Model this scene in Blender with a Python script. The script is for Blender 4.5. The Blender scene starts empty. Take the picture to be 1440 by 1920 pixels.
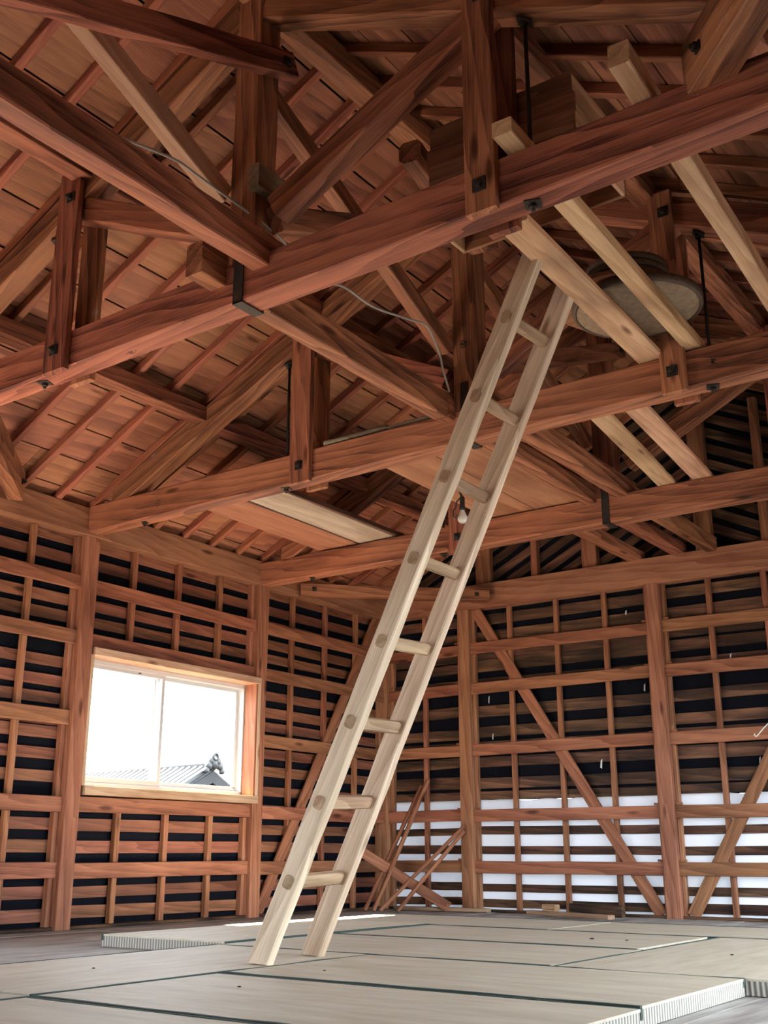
import bpy, bmesh, math, random
from mathutils import Vector, Matrix
random.seed(7)
S = bpy.context.scene
COL = S.collection

# ------------------------------------------------------------------ camera
F, PITCH, YAW, ROLL = 2063.03, .3006, -.6195, .0012
CAM = Vector((6.0275, -8.4986, .4745))
dv = Vector((math.sin(YAW)*math.cos(PITCH), math.cos(YAW)*math.cos(PITCH), math.sin(PITCH)))
rv = Vector((math.cos(YAW), -math.sin(YAW), 0)); uv = rv.cross(dv)
r2 = math.cos(ROLL)*rv + math.sin(ROLL)*uv; u2 = -math.sin(ROLL)*rv + math.cos(ROLL)*uv
cam = bpy.data.cameras.new('camera'); co = bpy.data.objects.new('camera', cam); COL.objects.link(co)
cam.sensor_fit = 'VERTICAL'; cam.sensor_height = 24; cam.lens = F/1920*24; cam.clip_start = .02; cam.clip_end = 400
m3 = Matrix((r2, u2, -dv)).transposed()
co.matrix_world = Matrix.Translation(CAM) @ m3.to_4x4()
S.camera = co

# ------------------------------------------------------------------ world, daylight, exposure
w = bpy.data.worlds.new('sky'); S.world = w; w.use_nodes = True
bg = w.node_tree.nodes['Background']; bg.inputs[0].default_value = (.85, .94, 1.0, 1); bg.inputs[1].default_value = 23.0
def portal(name, loc, rot, sx, sy):          # marks an opening of the building for sky sampling, gives no light itself
    l = bpy.data.lights.new(name, 'AREA'); l.shape = 'RECTANGLE'; l.size = sx; l.size_y = sy; l.cycles.is_portal = True
    o = bpy.data.objects.new(name, l); COL.objects.link(o); o.location = loc; o.rotation_euler = rot
portal('daylight_portal', (3.12, -14.64, .95), (math.radians(90), 0, 0), 5.9, 1.9)
portal('daylight_portal', (-.26, -2.67, 1.35), (0, math.radians(-90), 0), .9, 1.62)
for yy in (-2.67, -.85, -4.49): portal('daylight_portal', (6.41, yy, 1.10), (0, math.radians(90), 0), 1.9, 1.62)
portal('daylight_portal', (-.20, -6.4, 1.10), (0, math.radians(-90), 0), 1.5, 1.66)
sl_ = bpy.data.lights.new('sun', 'SUN'); sl_.energy = 600.0; sl_.angle = .01; sl_.color = (1.0, .80, .64)
so = bpy.data.objects.new('sun', sl_); COL.objects.link(so)          # sun from the left: shines through the window and through an unseen opening added left of the picture
so.rotation_euler = Vector((.66, .06, -.73)).to_track_quat('-Z', 'Y').to_euler()
S.view_settings.view_transform = 'Standard'; S.view_settings.look = 'None'
S.view_settings.exposure = -.90; S.view_settings.gamma = 1.0; S.view_settings.use_curve_mapping = False
S.cycles.use_denoising = True
S.cycles.use_adaptive_sampling = True; S.cycles.adaptive_threshold = .08
S.cycles.max_bounces = 8; S.cycles.diffuse_bounces = 3; S.cycles.glossy_bounces = 3; S.cycles.transmission_bounces = 6; S.cycles.transparent_max_bounces = 8

# ------------------------------------------------------------------ materials
def mat_new(n):
    m = bpy.data.materials.new(n); m.use_nodes = True
    nt = m.node_tree; return m, nt, nt.nodes['Principled BSDF']
def plain(n, c, rough=.6, metal=0, bump=0, bscale=60, var=0):
    m, nt, b = mat_new(n); N = nt.nodes; L = nt.links
    b.inputs['Base Color'].default_value = (*c, 1); b.inputs['Roughness'].default_value = rough; b.inputs['Metallic'].default_value = metal
    if bump or var:
        tc = N.new('ShaderNodeTexCoord'); nz = N.new('ShaderNodeTexNoise'); nz.inputs['Scale'].default_value = bscale; nz.inputs['Detail'].default_value = 4
        L.new(tc.outputs['Object'], nz.inputs['Vector'])
        if bump:
            bp = N.new('ShaderNodeBump'); bp.inputs['Strength'].default_value = bump; bp.inputs['Distance'].default_value = .01
            L.new(nz.outputs['Fac'], bp.inputs['Height']); L.new(bp.outputs['Normal'], b.inputs['Normal'])
        if var:
            rp = N.new('ShaderNodeValToRGB'); L.new(nz.outputs['Fac'], rp.inputs[0])
            rp.color_ramp.elements[0].color = (*[x*(1-var) for x in c], 1); rp.color_ramp.elements[1].color = (*[min(1, x*(1+var)) for x in c], 1)
            rp.color_ramp.elements[0].position = .3; rp.color_ramp.elements[1].position = .7
            L.new(rp.outputs[0], b.inputs['Base Color'])
    return m
def wood(n, dark, light, rough=.62, ring=9.0, knots=1.0, dust=0.0, dustcol=(.55, .50, .42), vary=.22, char=0.0, spec=.25, stain=.8):
    m, nt, b = mat_new(n); N = nt.nodes; L = nt.links
    def node(t, **kw):
        o = N.new(t)
        for k, v in kw.items(): setattr(o, k, v)
        return o
    def math_(op, a, bb=None, c=None):
        o = node('ShaderNodeMath', operation=op)
        for i, v in enumerate((a, bb, c)):
            if v is None: continue
            if isinstance(v, (int, float)): o.inputs[i].default_value = v
            else: L.new(v, o.inputs[i])
        return o.outputs[0]
    def mapv(v, s):
        o = node('ShaderNodeVectorMath', operation='MULTIPLY'); L.new(v, o.inputs[0]); o.inputs[1].default_value = s; return o.outputs[0]
    tc = node('ShaderNodeTexCoord'); oi = node('ShaderNodeObjectInfo')
    rnd = oi.outputs['Random']
    cx = node('ShaderNodeCombineXYZ'); L.new(math_('MULTIPLY', rnd, 91.7), cx.inputs[0]); L.new(math_('MULTIPLY', rnd, 13.3), cx.inputs[1]); L.new(math_('MULTIPLY', rnd, 7.9), cx.inputs[2])
    ad = node('ShaderNodeVectorMath', operation='ADD'); L.new(tc.outputs['Object'], ad.inputs[0]); L.new(cx.outputs[0], ad.inputs[1])
    V = ad.outputs[0]
    wv = node('ShaderNodeTexWave', wave_type='BANDS', bands_direction='DIAGONAL', wave_profile='SAW')
    L.new(mapv(V, (.10, 1, 1)), wv.inputs['Vector']); wv.inputs['Scale'].default_value = ring; wv.inputs['Distortion'].default_value = 7.5
    wv.inputs['Detail'].default_value = 2; wv.inputs['Detail Scale'].default_value = .9; wv.inputs['Detail Roughness'].default_value = .45
    n1 = node('ShaderNodeTexNoise'); L.new(mapv(V, (.9, 7, 7)), n1.inputs['Vector']); n1.inputs['Scale'].default_value = 1; n1.inputs['Detail'].default_value = 4
    n2 = node('ShaderNodeTexNoise'); L.new(mapv(V, (5, 150, 150)), n2.inputs['Vector']); n2.inputs['Scale'].default_value = 1; n2.inputs['Detail'].default_value = 3
    s = math_('ADD', math_('MULTIPLY', wv.outputs['Fac'], .17), math_('ADD', math_('MULTIPLY', n1.outputs['Fac'], .62), math_('MULTIPLY', n2.outputs['Fac'], .36)))
    rp = node('ShaderNodeValToRGB'); L.new(s, rp.inputs[0]); e = rp.color_ramp.elements
    e[0].position = .41; e[0].color = (*dark, 1); e[1].position = .71; e[1].color = (*light, 1)
    col = rp.outputs[0]
    vo = node('ShaderNodeTexVoronoi'); L.new(mapv(V, (1.8, 7, 7)), vo.inputs['Vector']); vo.inputs['Scale'].default_value = 1
    kr = node('ShaderNodeValToRGB'); L.new(vo.outputs['Distance'], kr.inputs[0])
    kr.color_ramp.elements[0].position = .07; kr.color_ramp.elements[0].color = (.30, .22, .18, 1)
    kr.color_ramp.elements[1].position = .15; kr.color_ramp.elements[1].color = (1, 1, 1, 1)
    mx = node('ShaderNodeMix', data_type='RGBA', blend_type='MULTIPLY'); mx.inputs[0].default_value = knots
    L.new(col, mx.inputs[6]); L.new(kr.outputs[0], mx.inputs[7]); col = mx.outputs[2]
    n5 = node('ShaderNodeTexNoise'); L.new(mapv(V, (1.1, 3.5, 3.5)), n5.inputs['Vector']); n5.inputs['Scale'].default_value = 1; n5.inputs['Detail'].default_value = 3; n5.inputs['Roughness'].default_value = .6
    sr = node('ShaderNodeValToRGB'); L.new(n5.outputs['Fac'], sr.inputs[0]); sr.color_ramp.elements[0].position = .34; sr.color_ramp.elements[0].color = (.52, .47, .45, 1); sr.color_ramp.elements[1].position = .56; sr.color_ramp.elements[1].color = (1, 1, 1, 1)
    ms = node('ShaderNodeMix', data_type='RGBA', blend_type='MULTIPLY'); ms.inputs[0].default_value = stain
    L.new(col, ms.inputs[6]); L.new(sr.outputs[0], ms.inputs[7]); col = ms.outputs[2]
    if char:
        n4 = node('ShaderNodeTexNoise'); L.new(mapv(V, (1.6, 9, 9)), n4.inputs['Vector']); n4.inputs['Scale'].default_value = 1; n4.inputs['Detail'].default_value = 5
        cr = node('ShaderNodeValToRGB'); L.new(n4.outputs['Fac'], cr.inputs[0]); cr.color_ramp.elements[0].position = .42; cr.color_ramp.elements[0].color = (.18, .16, .15, 1); cr.color_ramp.elements[1].position = .62
        mc = node('ShaderNodeMix', data_type='RGBA', blend_type='MULTIPLY'); mc.inputs[0].default_value = char
        L.new(col, mc.inputs[6]); L.new(cr.outputs[0], mc.inputs[7]); col = mc.outputs[2]
    if dust:
        n3 = node('ShaderNodeTexNoise'); L.new(mapv(V, (2.2, 5, 5)), n3.inputs['Vector']); n3.inputs['Scale'].default_value = 1; n3.inputs['Detail'].default_value = 6; n3.inputs['Roughness'].default_value = .75
        dr = node('ShaderNodeValToRGB'); L.new(n3.outputs['Fac'], dr.inputs[0]); dr.color_ramp.elements[0].position = .66; dr.color_ramp.elements[1].position = .74
        md = node('ShaderNodeMix', data_type='RGBA'); L.new(math_('MULTIPLY', dr.outputs[0], dust), md.inputs[0]); L.new(col, md.inputs[6]); md.inputs[7].default_value = (*dustcol, 1); col = md.outputs[2]
    hv = node('ShaderNodeHueSaturation'); L.new(col, hv.inputs['Color'])
    r3 = math_('FRACT', math_('MULTIPLY', rnd, 17.37))
    L.new(math_('MULTIPLY_ADD', r3, 2*vary, 1-vary), hv.inputs['Value'])
    L.new(math_('MULTIPLY_ADD', math_('FRACT', math_('MULTIPLY', rnd, 5.11)), .02, .49), hv.inputs['Hue'])
    L.new(hv.outputs[0], b.inputs['Base Color'])
    b.inputs['Roughness'].default_value = rough; b.inputs['Specular IOR Level'].default_value = spec
    bp = node('ShaderNodeBump'); bp.inputs['Strength'].default_value = .28; bp.inputs['Distance'].default_value = .004
    L.new(s, bp.inputs['Height']); L.new(bp.outputs['Normal'], b.inputs['Normal'])
    return m

M = {}
M['truss']  = wood('aged_truss_timber', (.082, .023, .0135), (.480, .192, .104), dust=.5, vary=.12)
M['roofb']  = wood('roof_board_wood', (.140, .049, .028), (.470, .205, .112), ring=6, vary=.22)
M['rafter'] = wood('rafter_wood', (.160, .050, .027), (.400, .155, .080), vary=.18)
M['post']   = wood('post_wood', (.190, .072, .038), (.440, .206, .116), vary=.10)
M['rail']   = wood('rail_wood', (.165, .060, .031), (.400, .175, .095), vary=.15)
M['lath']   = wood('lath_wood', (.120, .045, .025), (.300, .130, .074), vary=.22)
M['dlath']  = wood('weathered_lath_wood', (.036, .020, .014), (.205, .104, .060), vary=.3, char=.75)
M['pale']   = wood('pale_board_wood', (.520, .285, .155), (.840, .550, .340), vary=.10)
M['ladder'] = wood('ladder_wood', (.470, .350, .235), (.840, .700, .530), vary=.06, ring=7, stain=.3)
M['rung']   = wood('rung_wood', (.270, .170, .100), (.520, .370, .240), vary=.1)
M['grey']   = wood('grey_floor_wood', (.300, .295, .285), (.500, .490, .470), vary=.12, rough=.7)
M['ply']    = wood('plywood', (.300, .130, .065), (.500, .260, .140), ring=3, knots=.3, dust=.8, vary=.12)
M['plyw']   = wood('pale_plywood', (.520, .400, .290), (.780, .650, .510), ring=4, knots=.6, vary=.05)
M['dark']   = wood('dark_wood', (.040, .020, .014), (.110, .050, .032), vary=.15)
M['tray']   = wood('tray_wood', (.150, .055, .032), (.330, .150, .080), vary=.2)
M['window'] = wood('window_trim_wood', (.520, .300, .180), (.820, .570, .380), vary=.05)
M['stick']  = wood('grey_stick_bark', (.140, .110, .075), (.360, .300, .215), vary=.2)
M['end']    = wood('end_grain', (.120, .080, .050), (.330, .240, .150), vary=.1)
M['felt']   = plain('black_felt', (.004, .005, .009), .9, bump=.3, bscale=25)
M['felt'].node_tree.nodes['Principled BSDF'].inputs['Specular IOR Level'].default_value = .08
M['iron']   = plain('rusted_iron', (.035, .028, .024), .55, .6, bump=.3, bscale=120)
M['galv']   = plain('dull_steel', (.30, .27, .23), .5, .8, bump=.2, bscale=90)
M['ink']    = plain('black_ink', (.012, .010, .010), .8)
M['alu']    = plain('white_aluminium', (.74, .76, .76), .35, .25)
M['cord']   = plain('grey_cable', (.42, .40, .36), .5)
M['blackc'] = plain('black_cord', (.012, .012, .012), .5)
M['bulb']   = plain('frosted_bulb_glass', (.82, .80, .74), .18)
M['heri']   = plain('green_black_binding', (.030, .055, .048), .8, bump=.4, bscale=400)
M['straw']  = plain('straw_core_side', (.50, .44, .34), .9)
M['fibre']  = plain('fibrous_hide', (.290, .200, .125), .9, bump=.9, bscale=30, var=.22)
M['hoopm']  = plain('dark_hoop', (.085, .055, .035), .7, bump=.3, var=.3)
M['wire']   = plain('white_wire', (.75, .75, .75), .4)
M['sheet']  = plain('white_sheet', (.82, .84, .92), .55, bump=.35, bscale=14)
_m = M['sheet']; _nt = _m.node_tree; _tr = _nt.nodes.new('ShaderNodeBsdfTranslucent'); _tr.inputs[0].default_value = (.80, .88, 1, 1)      # thin plastic: daylight glows through
_mx = _nt.nodes.new('ShaderNodeMixShader'); _mx.inputs[0].default_value = .042
_nt.links.new(_nt.nodes['Principled BSDF'].outputs[0], _mx.inputs[1]); _nt.links.new(_tr.outputs[0], _mx.inputs[2]); _nt.links.new(_mx.outputs[0], _nt.nodes['Material Output'].inputs['Surface'])
M['tile']   = plain('roof_tile', (.018, .021, .024), .5, var=.25, bscale=3)
M['gablew'] = plain('weathered_gable', (.013, .0145, .0165), .8, var=.15, bscale=4)
M['gabley'] = plain('yellow_gable_panel', (.016, .012, .005), .8)
M['ground'] = plain('dark_ground', (.007, .007, .006), .95)  # outside ground kept near black so it throws no light up indoors
def tatami_mat():
    m, nt, b = mat_new('tatami_rush'); N = nt.nodes; L = nt.links
    tc = N.new('ShaderNodeTexCoord'); oi = N.new('ShaderNodeObjectInfo')
    wv = N.new('ShaderNodeTexWave'); wv.bands_direction = 'Y'; wv.inputs['Scale'].default_value = 26; wv.inputs['Distortion'].default_value = .6; wv.inputs['Detail'].default_value = 1
    L.new(tc.outputs['Object'], wv.inputs['Vector'])
    mp = N.new('ShaderNodeVectorMath'); mp.operation = 'MULTIPLY'; mp.inputs[1].default_value = (1.2, 7, 1); L.new(tc.outputs['Object'], mp.inputs[0])
    nz = N.new('ShaderNodeTexNoise'); nz.inputs['Scale'].default_value = 2.0; nz.inputs['Detail'].default_value = 6; nz.inputs['Roughness'].default_value = .65; L.new(mp.outputs[0], nz.inputs['Vector'])
    rp = N.new('ShaderNodeValToRGB'); L.new(nz.outputs['Fac'], rp.inputs[0])
    rp.color_ramp.elements[0].position = .3; rp.color_ramp.elements[0].color = (.44, .385, .295, 1); rp.color_ramp.elements[1].position = .72; rp.color_ramp.elements[1].color = (.62, .565, .465, 1)
    hv = N.new('ShaderNodeHueSaturation'); L.new(rp.outputs[0], hv.inputs['Color'])
    mm = N.new('ShaderNodeMath'); mm.operation = 'MULTIPLY_ADD'; mm.inputs[1].default_value = .22; mm.inputs[2].default_value = .86; L.new(oi.outputs['Random'], mm.inputs[0]); L.new(mm.outputs[0], hv.inputs['Value'])
    L.new(hv.outputs[0], b.inputs['Base Color']); b.inputs['Roughness'].default_value = .55; b.inputs['Specular IOR Level'].default_value = .35
    bp = N.new('ShaderNodeBump'); bp.inputs['Strength'].default_value = .25; bp.inputs['Distance'].default_value = .003
    L.new(wv.outputs['Fac'], bp.inputs['Height']); L.new(bp.outputs['Normal'], b.inputs['Normal'])
    return m
M['tatami'] = tatami_mat()
def side_mat():
    m, nt, b = mat_new('tatami_side_stitching'); N = nt.nodes; L = nt.links
    tc = N.new('ShaderNodeTexCoord'); wv = N.new('ShaderNodeTexWave'); wv.bands_direction = 'Y'; wv.inputs['Scale'].default_value = 16; wv.inputs['Distortion'].default_value = .8
    L.new(tc.outputs['Object'], wv.inputs['Vector'])
    rp = N.new('ShaderNodeValToRGB'); L.new(wv.outputs['Fac'], rp.inputs[0])
    rp.color_ramp.elements[0].color = (.20, .185, .16, 1); rp.color_ramp.elements[1].color = (.56, .54, .50, 1)
    L.new(rp.outputs[0], b.inputs['Base Color']); b.inputs['Roughness'].default_value = .9
    bp = N.new('ShaderNodeBump'); bp.inputs['Strength'].default_value = .6; bp.inputs['Distance'].default_value = .006
    L.new(wv.outputs['Fac'], bp.inputs['Height']); L.new(bp.outputs['Normal'], b.inputs['Normal'])
    return m
M['tside'] = side_mat()
def glass():
    m, nt, b = mat_new('window_glass'); N = nt.nodes; L = nt.links
    t = N.new('ShaderNodeBsdfTransparent'); g = N.new('ShaderNodeBsdfGlossy'); g.inputs['Roughness'].default_value = .02
    lw = N.new('ShaderNodeLayerWeight'); lw.inputs[0].default_value = .12; mx = N.new('ShaderNodeMixShader')
    L.new(lw.outputs['Fresnel'], mx.inputs[0]); L.new(t.outputs[0], mx.inputs[1]); L.new(g.outputs[0], mx.inputs[2])
    L.new(mx.outputs[0], nt.nodes['Material Output'].inputs['Surface']); return m
M['glass'] = glass()

# ------------------------------------------------------------------ building helpers
BASE = {}
def tag(o, label=None, cat=None, group=None, kind=None):
    if label: o['label'] = label
    if cat: o['category'] = cat
    if group: o['group'] = group
    if kind: o['kind'] = kind
    return o
def thing(name, loc, label, cat, group=None, kind=None):
    o = bpy.data.objects.new(name, None); COL.objects.link(o); o.location = loc; o.empty_display_size = .1
    BASE[o] = Matrix.Translation(Vector(loc)); return tag(o, label, cat, group, kind)
def link(name, me, mw, mat, parent=None):
    if mat is not None and len(me.materials) == 0: me.materials.append(M[mat] if isinstance(mat, str) else mat)
    o = bpy.data.objects.new(name, me); COL.objects.link(o)
    if parent is not None:
        o.parent = parent
        o.matrix_basis = BASE[parent].inverted() @ mw
    else: o.matrix_basis = mw
    BASE[o] = mw
    return o
def frame(A, B, up=(0, 0, 1)):
    A = Vector(A); B = Vector(B); x = (B-A).normalized(); up = Vector(up)
    if abs(x.dot(up)) > .98: up = Vector((0, 1, 0))
    y = up.cross(x).normalized(); z = x.cross(y)
    return Matrix.Translation((A+B)/2) @ Matrix((x, y, z)).transposed().to_4x4(), (B-A).length
CACHE = {}
def prism_mesh(L, w, h, c, seg, jit, endcut=(0, 0)):
    key = (round(L, 3), round(w, 4), round(h, 4), c, seg) if jit == 0 and endcut == (0, 0) else None
    if key and key in CACHE: return CACHE[key]
    a, b = w/2, h/2
    sec = [(-a+c, -b), (a-c, -b), (a, -b+c), (a, b-c), (a-c, b), (-a+c, b), (-a, b-c), (-a, -b+c)]
    vs = []; fs = []
    for i in range(seg+1):
        t = i/seg; x = -L/2 + L*t
        j1 = random.uniform(-jit, jit); j2 = random.uniform(-jit, jit)
        for (y, z) in sec:
            sh = 0
            if i == 0: sh = endcut[0]*(z/h)
            if i == seg: sh = endcut[1]*(z/h)
            vs.append((x+sh, y+j1+random.uniform(-jit, jit)*.4, z+j2+random.uniform(-jit, jit)*.4))
    for i in range(seg):
        for k in range(8):
            p = i*8+k; q = i*8+(k+1) % 8; fs.append((p, p+8, q+8, q))
    fs.append(tuple(range(8))); n = seg*8; fs.append(tuple(n+7-k for k in range(8)))
    me = bpy.data.meshes.new('timber'); me.from_pydata(vs, [], fs); me.update()
    bm = bmesh.new(); bm.from_mesh(me); bmesh.ops.recalc_face_normals(bm, faces=bm.faces); bm.to_mesh(me); bm.free()
    if key: CACHE[key] = me
    return me
def beam(name, A, B, w, h, mat, parent=None, up=(0, 0, 1), c=.004, seg=1, jit=0, endcut=(0, 0)):
    """timber from A to B: w across (horizontal), h along up; grain runs along it"""
    mw, L = frame(A, B, up)
    me = prism_mesh(L, w, h, min(c, w*.2, h*.2), seg, jit, endcut)
    if me.materials and me.materials[0] != M[mat]: me = me.copy(); me.materials.clear()
    return link(name, me, mw, mat, parent)
def box(name, x0, x1, y0, y1, z0, z1, mat, parent=None, axis='x', c=.003):
    """axis-aligned piece with grain along axis"""
    cx, cy, cz = (x0+x1)/2, (y0+y1)/2, (z0+z1)/2
    if axis == 'x': return beam(name, (x0, cy, cz), (x1, cy, cz), y1-y0, z1-z0, mat, parent, c=c)
    if axis == 'y': return beam(name, (cx, y0, cz), (cx, y1, cz), x1-x0, z1-z0, mat, parent, c=c)
    return beam(name, (cx, cy, z0), (cx, cy, z1), x1-x0, y1-y0, mat, parent, c=c, up=(0, 1, 0))
def mesh_obj(name, verts, faces, mat, parent=None, smooth=False):
    me = bpy.data.meshes.new(name); me.from_pydata([tuple(v) for v in verts], [], faces); me.update()
    bm = bmesh.new(); bm.from_mesh(me); bmesh.ops.recalc_face_normals(bm, faces=bm.faces); bm.to_mesh(me); bm.free()
    if smooth: me.polygons.foreach_set('use_smooth', [True]*len(me.polygons))
    return link(name, me, Matrix.Identity(4), mat, parent)
def boxes_mesh(name, L, mat, parent=None):
    vs = []; fs = []
    for (x0, x1, y0, y1, z0, z1) in L:
        n = len(vs); vs += [(x, y, z) for z in (z0, z1) for y in (y0, y1) for x in (x0, x1)]
        fs += [tuple(n+i for i in f) for f in ((0, 2, 3, 1), (4, 5, 7, 6), (0, 1, 5, 4), (2, 6, 7, 3), (0, 4, 6, 2), (1, 3, 7, 5))]
    return mesh_obj(name, vs, fs, mat, parent)
def tube(name, pts, r, mat, parent=None, n=8, smooth=True, taper=None):
    pts = [Vector(p) for p in pts]; vs = []; fs = []
    prev = None
    for i, p in enumerate(pts):
        d = (pts[min(i+1, len(pts)-1)] - pts[max(i-1, 0)]).normalized()
        if prev is None:
            a = d.cross(Vector((0, 0, 1)));  a = d.cross(Vector((0, 1, 0))) if a.length < .1 else a
        else: a = prev - d*prev.dot(d)
        a.normalize(); prev = a; b = d.cross(a); rr = r if taper is None else taper[i]
        for k in range(n):
            t = 2*math.pi*k/n; vs.append(p + a*math.cos(t)*rr + b*math.sin(t)*rr)
    for i in range(len(pts)-1):
        for k in range(n): fs.append((i*n+k, i*n+(k+1) % n, (i+1)*n+(k+1) % n, (i+1)*n+k))
    fs.append(tuple(range(n))); q = (len(pts)-1)*n; fs.append(tuple(q+n-1-k for k in range(n)))
    return mesh_obj(name, vs, fs, mat, parent, smooth)
def lathe(name, prof, center, mat, parent=None, n=32, smooth=True, axis=None):
    vs = []; fs = []
    for (r, z) in prof:
        for k in range(n):
            t = 2*math.pi*k/n; vs.append((r*math.cos(t), r*math.sin(t), z))
    for i in range(len(prof)-1):
        for k in range(n): fs.append((i*n+k, i*n+(k+1) % n, (i+1)*n+(k+1) % n, (i+1)*n+k))
    if prof[0][0] > 1e-4: pass
    me = bpy.data.meshes.new(name); me.from_pydata(vs, [], fs); me.update()
    bm = bmesh.new(); bm.from_mesh(me); bmesh.ops.remove_doubles(bm, verts=bm.verts, dist=1e-5); bmesh.ops.recalc_face_normals(bm, faces=bm.faces); bm.to_mesh(me); bm.free()
    if smooth: me.polygons.foreach_set('use_smooth', [True]*len(me.polygons))
    mw = Matrix.Translation(Vector(center))
    if axis: mw = mw @ Vector((0, 0, 1)).rotation_difference(Vector(axis)).to_matrix().to_4x4()
    return link(name, me, mw, mat, parent)

XR = 6.25                 # inner face of the right wall; left wall inner face is x = 0, far wall inner face y = 0
P = .12
YB = -14.50               # back wall
ZR = (2.27, 1.885, 1.345, .785, .36)      # through-rail centre heights
FARL = (2.52, 2.36, 2.20, 2.087, 1.93, 1.69, 1.497, 1.37, 1.24, 1.063, .955, .80, .655, .50, .36, .195, .072)
LATHS = (2.585, 2.445, 2.305, 2.152, 2.034, 1.905, 1.72, 1.588, 1.462, 1.335, 1.245, 1.105, .955, .80, .656, .517, .37, .228, .097)

# ------------------------------------------------------------------ floor
fl = boxes_mesh('floor', [(-.12, XR+.12, YB-.12, .12, -.20, -.04)], 'grey'); tag(fl, 'grey weathered plank floor under the mats', 'floor', kind='structure')
x = -.1; 
while x < XR+.1:
    wd = .30; y = YB
    for (a, b_) in ((YB, -7.3+random.uniform(-.3, .3)), (None, -3.6+random.uniform(-.4, .4)), (None, .10)):
        a = y; box('plank', x, x+wd-.004, a, b_-.003, -.04, random.uniform(-.003, .0), 'dark' if a < -9 else 'grey', fl, axis='y', c=.002); y = b_  # unseen planks behind the camera darkened to bounce less light onto the beams
    x += wd
gr = boxes_mesh('ground', [(-300, 300, -300, 300, -3.4, -3.2)], 'ground'); tag(gr, 'dark ground outside far below the window', 'ground', kind='structure')

# ------------------------------------------------------------------ walls
def wall_left():
    wl = boxes_mesh('wall_left', [(-.135, -.120, YB, -3.52, 0, .35), (-.135, -.120, YB, -3.52, 1.85, 2.83), (-.135, -.120, -5.55, -3.52, .35, 1.85), (-.135, -.120, -1.76, .13, 0, 2.83),
                                 (-.135, -.120, -3.52, -1.76, 0, .90), (-.135, -.120, -3.52, -1.76, 1.80, 2.83), (-.135, -.120, YB, -7.2, .35, 1.85)], 'felt')  # near gap is an added, unseen opening that lets sun onto the floor
    tag(wl, 'left timber frame wall of posts, rails and laths over black felt', 'wall', kind='structure')
    posts = [.06 - 1.82*i for i in range(0, 9)]
    for i, y in enumerate(posts):
        beam('post', (-.06, y, 0), (-.06, y, 2.61), P, P, 'post', wl, seg=8, jit=.0012, up=(0, 1, 0))
        for s in (-1, 1):
            if i == 0 and s > 0: continue
            if i in (1, 2):
                segs = ((.0, .74), (1.94, 2.61)) if (i == 1 and s < 0) or (i == 2 and s > 0) else ((0, 2.61),)
            else: segs = ((0, 2.61),)
            for (a, b_) in segs: beam('side_stud', (-.082, y+s*.078, a), (-.082, y+s*.078, b_), .05, .035, 'post', wl, up=(0, 1, 0))
    for i in range(3):                                      # bays seen in the photograph: corner bay, window bay, near bay
        y1 = posts[i]-.06; y0 = posts[i+1]+.06; win = (i == 1)
        for k, z in enumerate(ZR):
            if win and k == 2: continue
            beam('rail', (-.045, y0-.01, z), (-.045, y1+.01, z+random.uniform(-.008, .008)), .028, .100, 'rail', wl, seg=5, jit=.001)
        for j in (1, 2, 3):
            y = posts[i] - .455*j
            if win:
                for (a, b_) in ((0, .74), (1.93, 2.61)): beam('stud', (-.080, y, a), (-.080, y, b_), .042, .045, 'rail', wl, up=(0, 1, 0))
            else: beam('stud', (-.080, y, 0), (-.080, y, 2.61), .042, .040, 'rail', wl, up=(0, 1, 0))
        for z in LATHS:
            if win and .85 < z < 1.85: continue
            dz = random.uniform(-.008, .008)
            beam('lath', (-.110, y0-.03, z+dz), (-.110, y1+.03, z+random.uniform(-.008, .008)), .014, random.uniform(.072, .082), 'lath', wl, seg=4, jit=.0012, c=.001)
    beam('brace', (-.052, -.10, 2.62), (-.052, -1.66, .03), .10, .022, 'rail', wl, up=(1, 0, 0.001))
    beam('eave_beam', (-.06, YB, 2.712), (-.06, .12, 2.712), .125, .20, 'post', wl, seg=14, jit=.0015)
    box('sill_plate', -.12, -.03, YB, 0, 0, .02, 'dlath', wl, axis='y')
    return wl
wl = wall_left()

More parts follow.
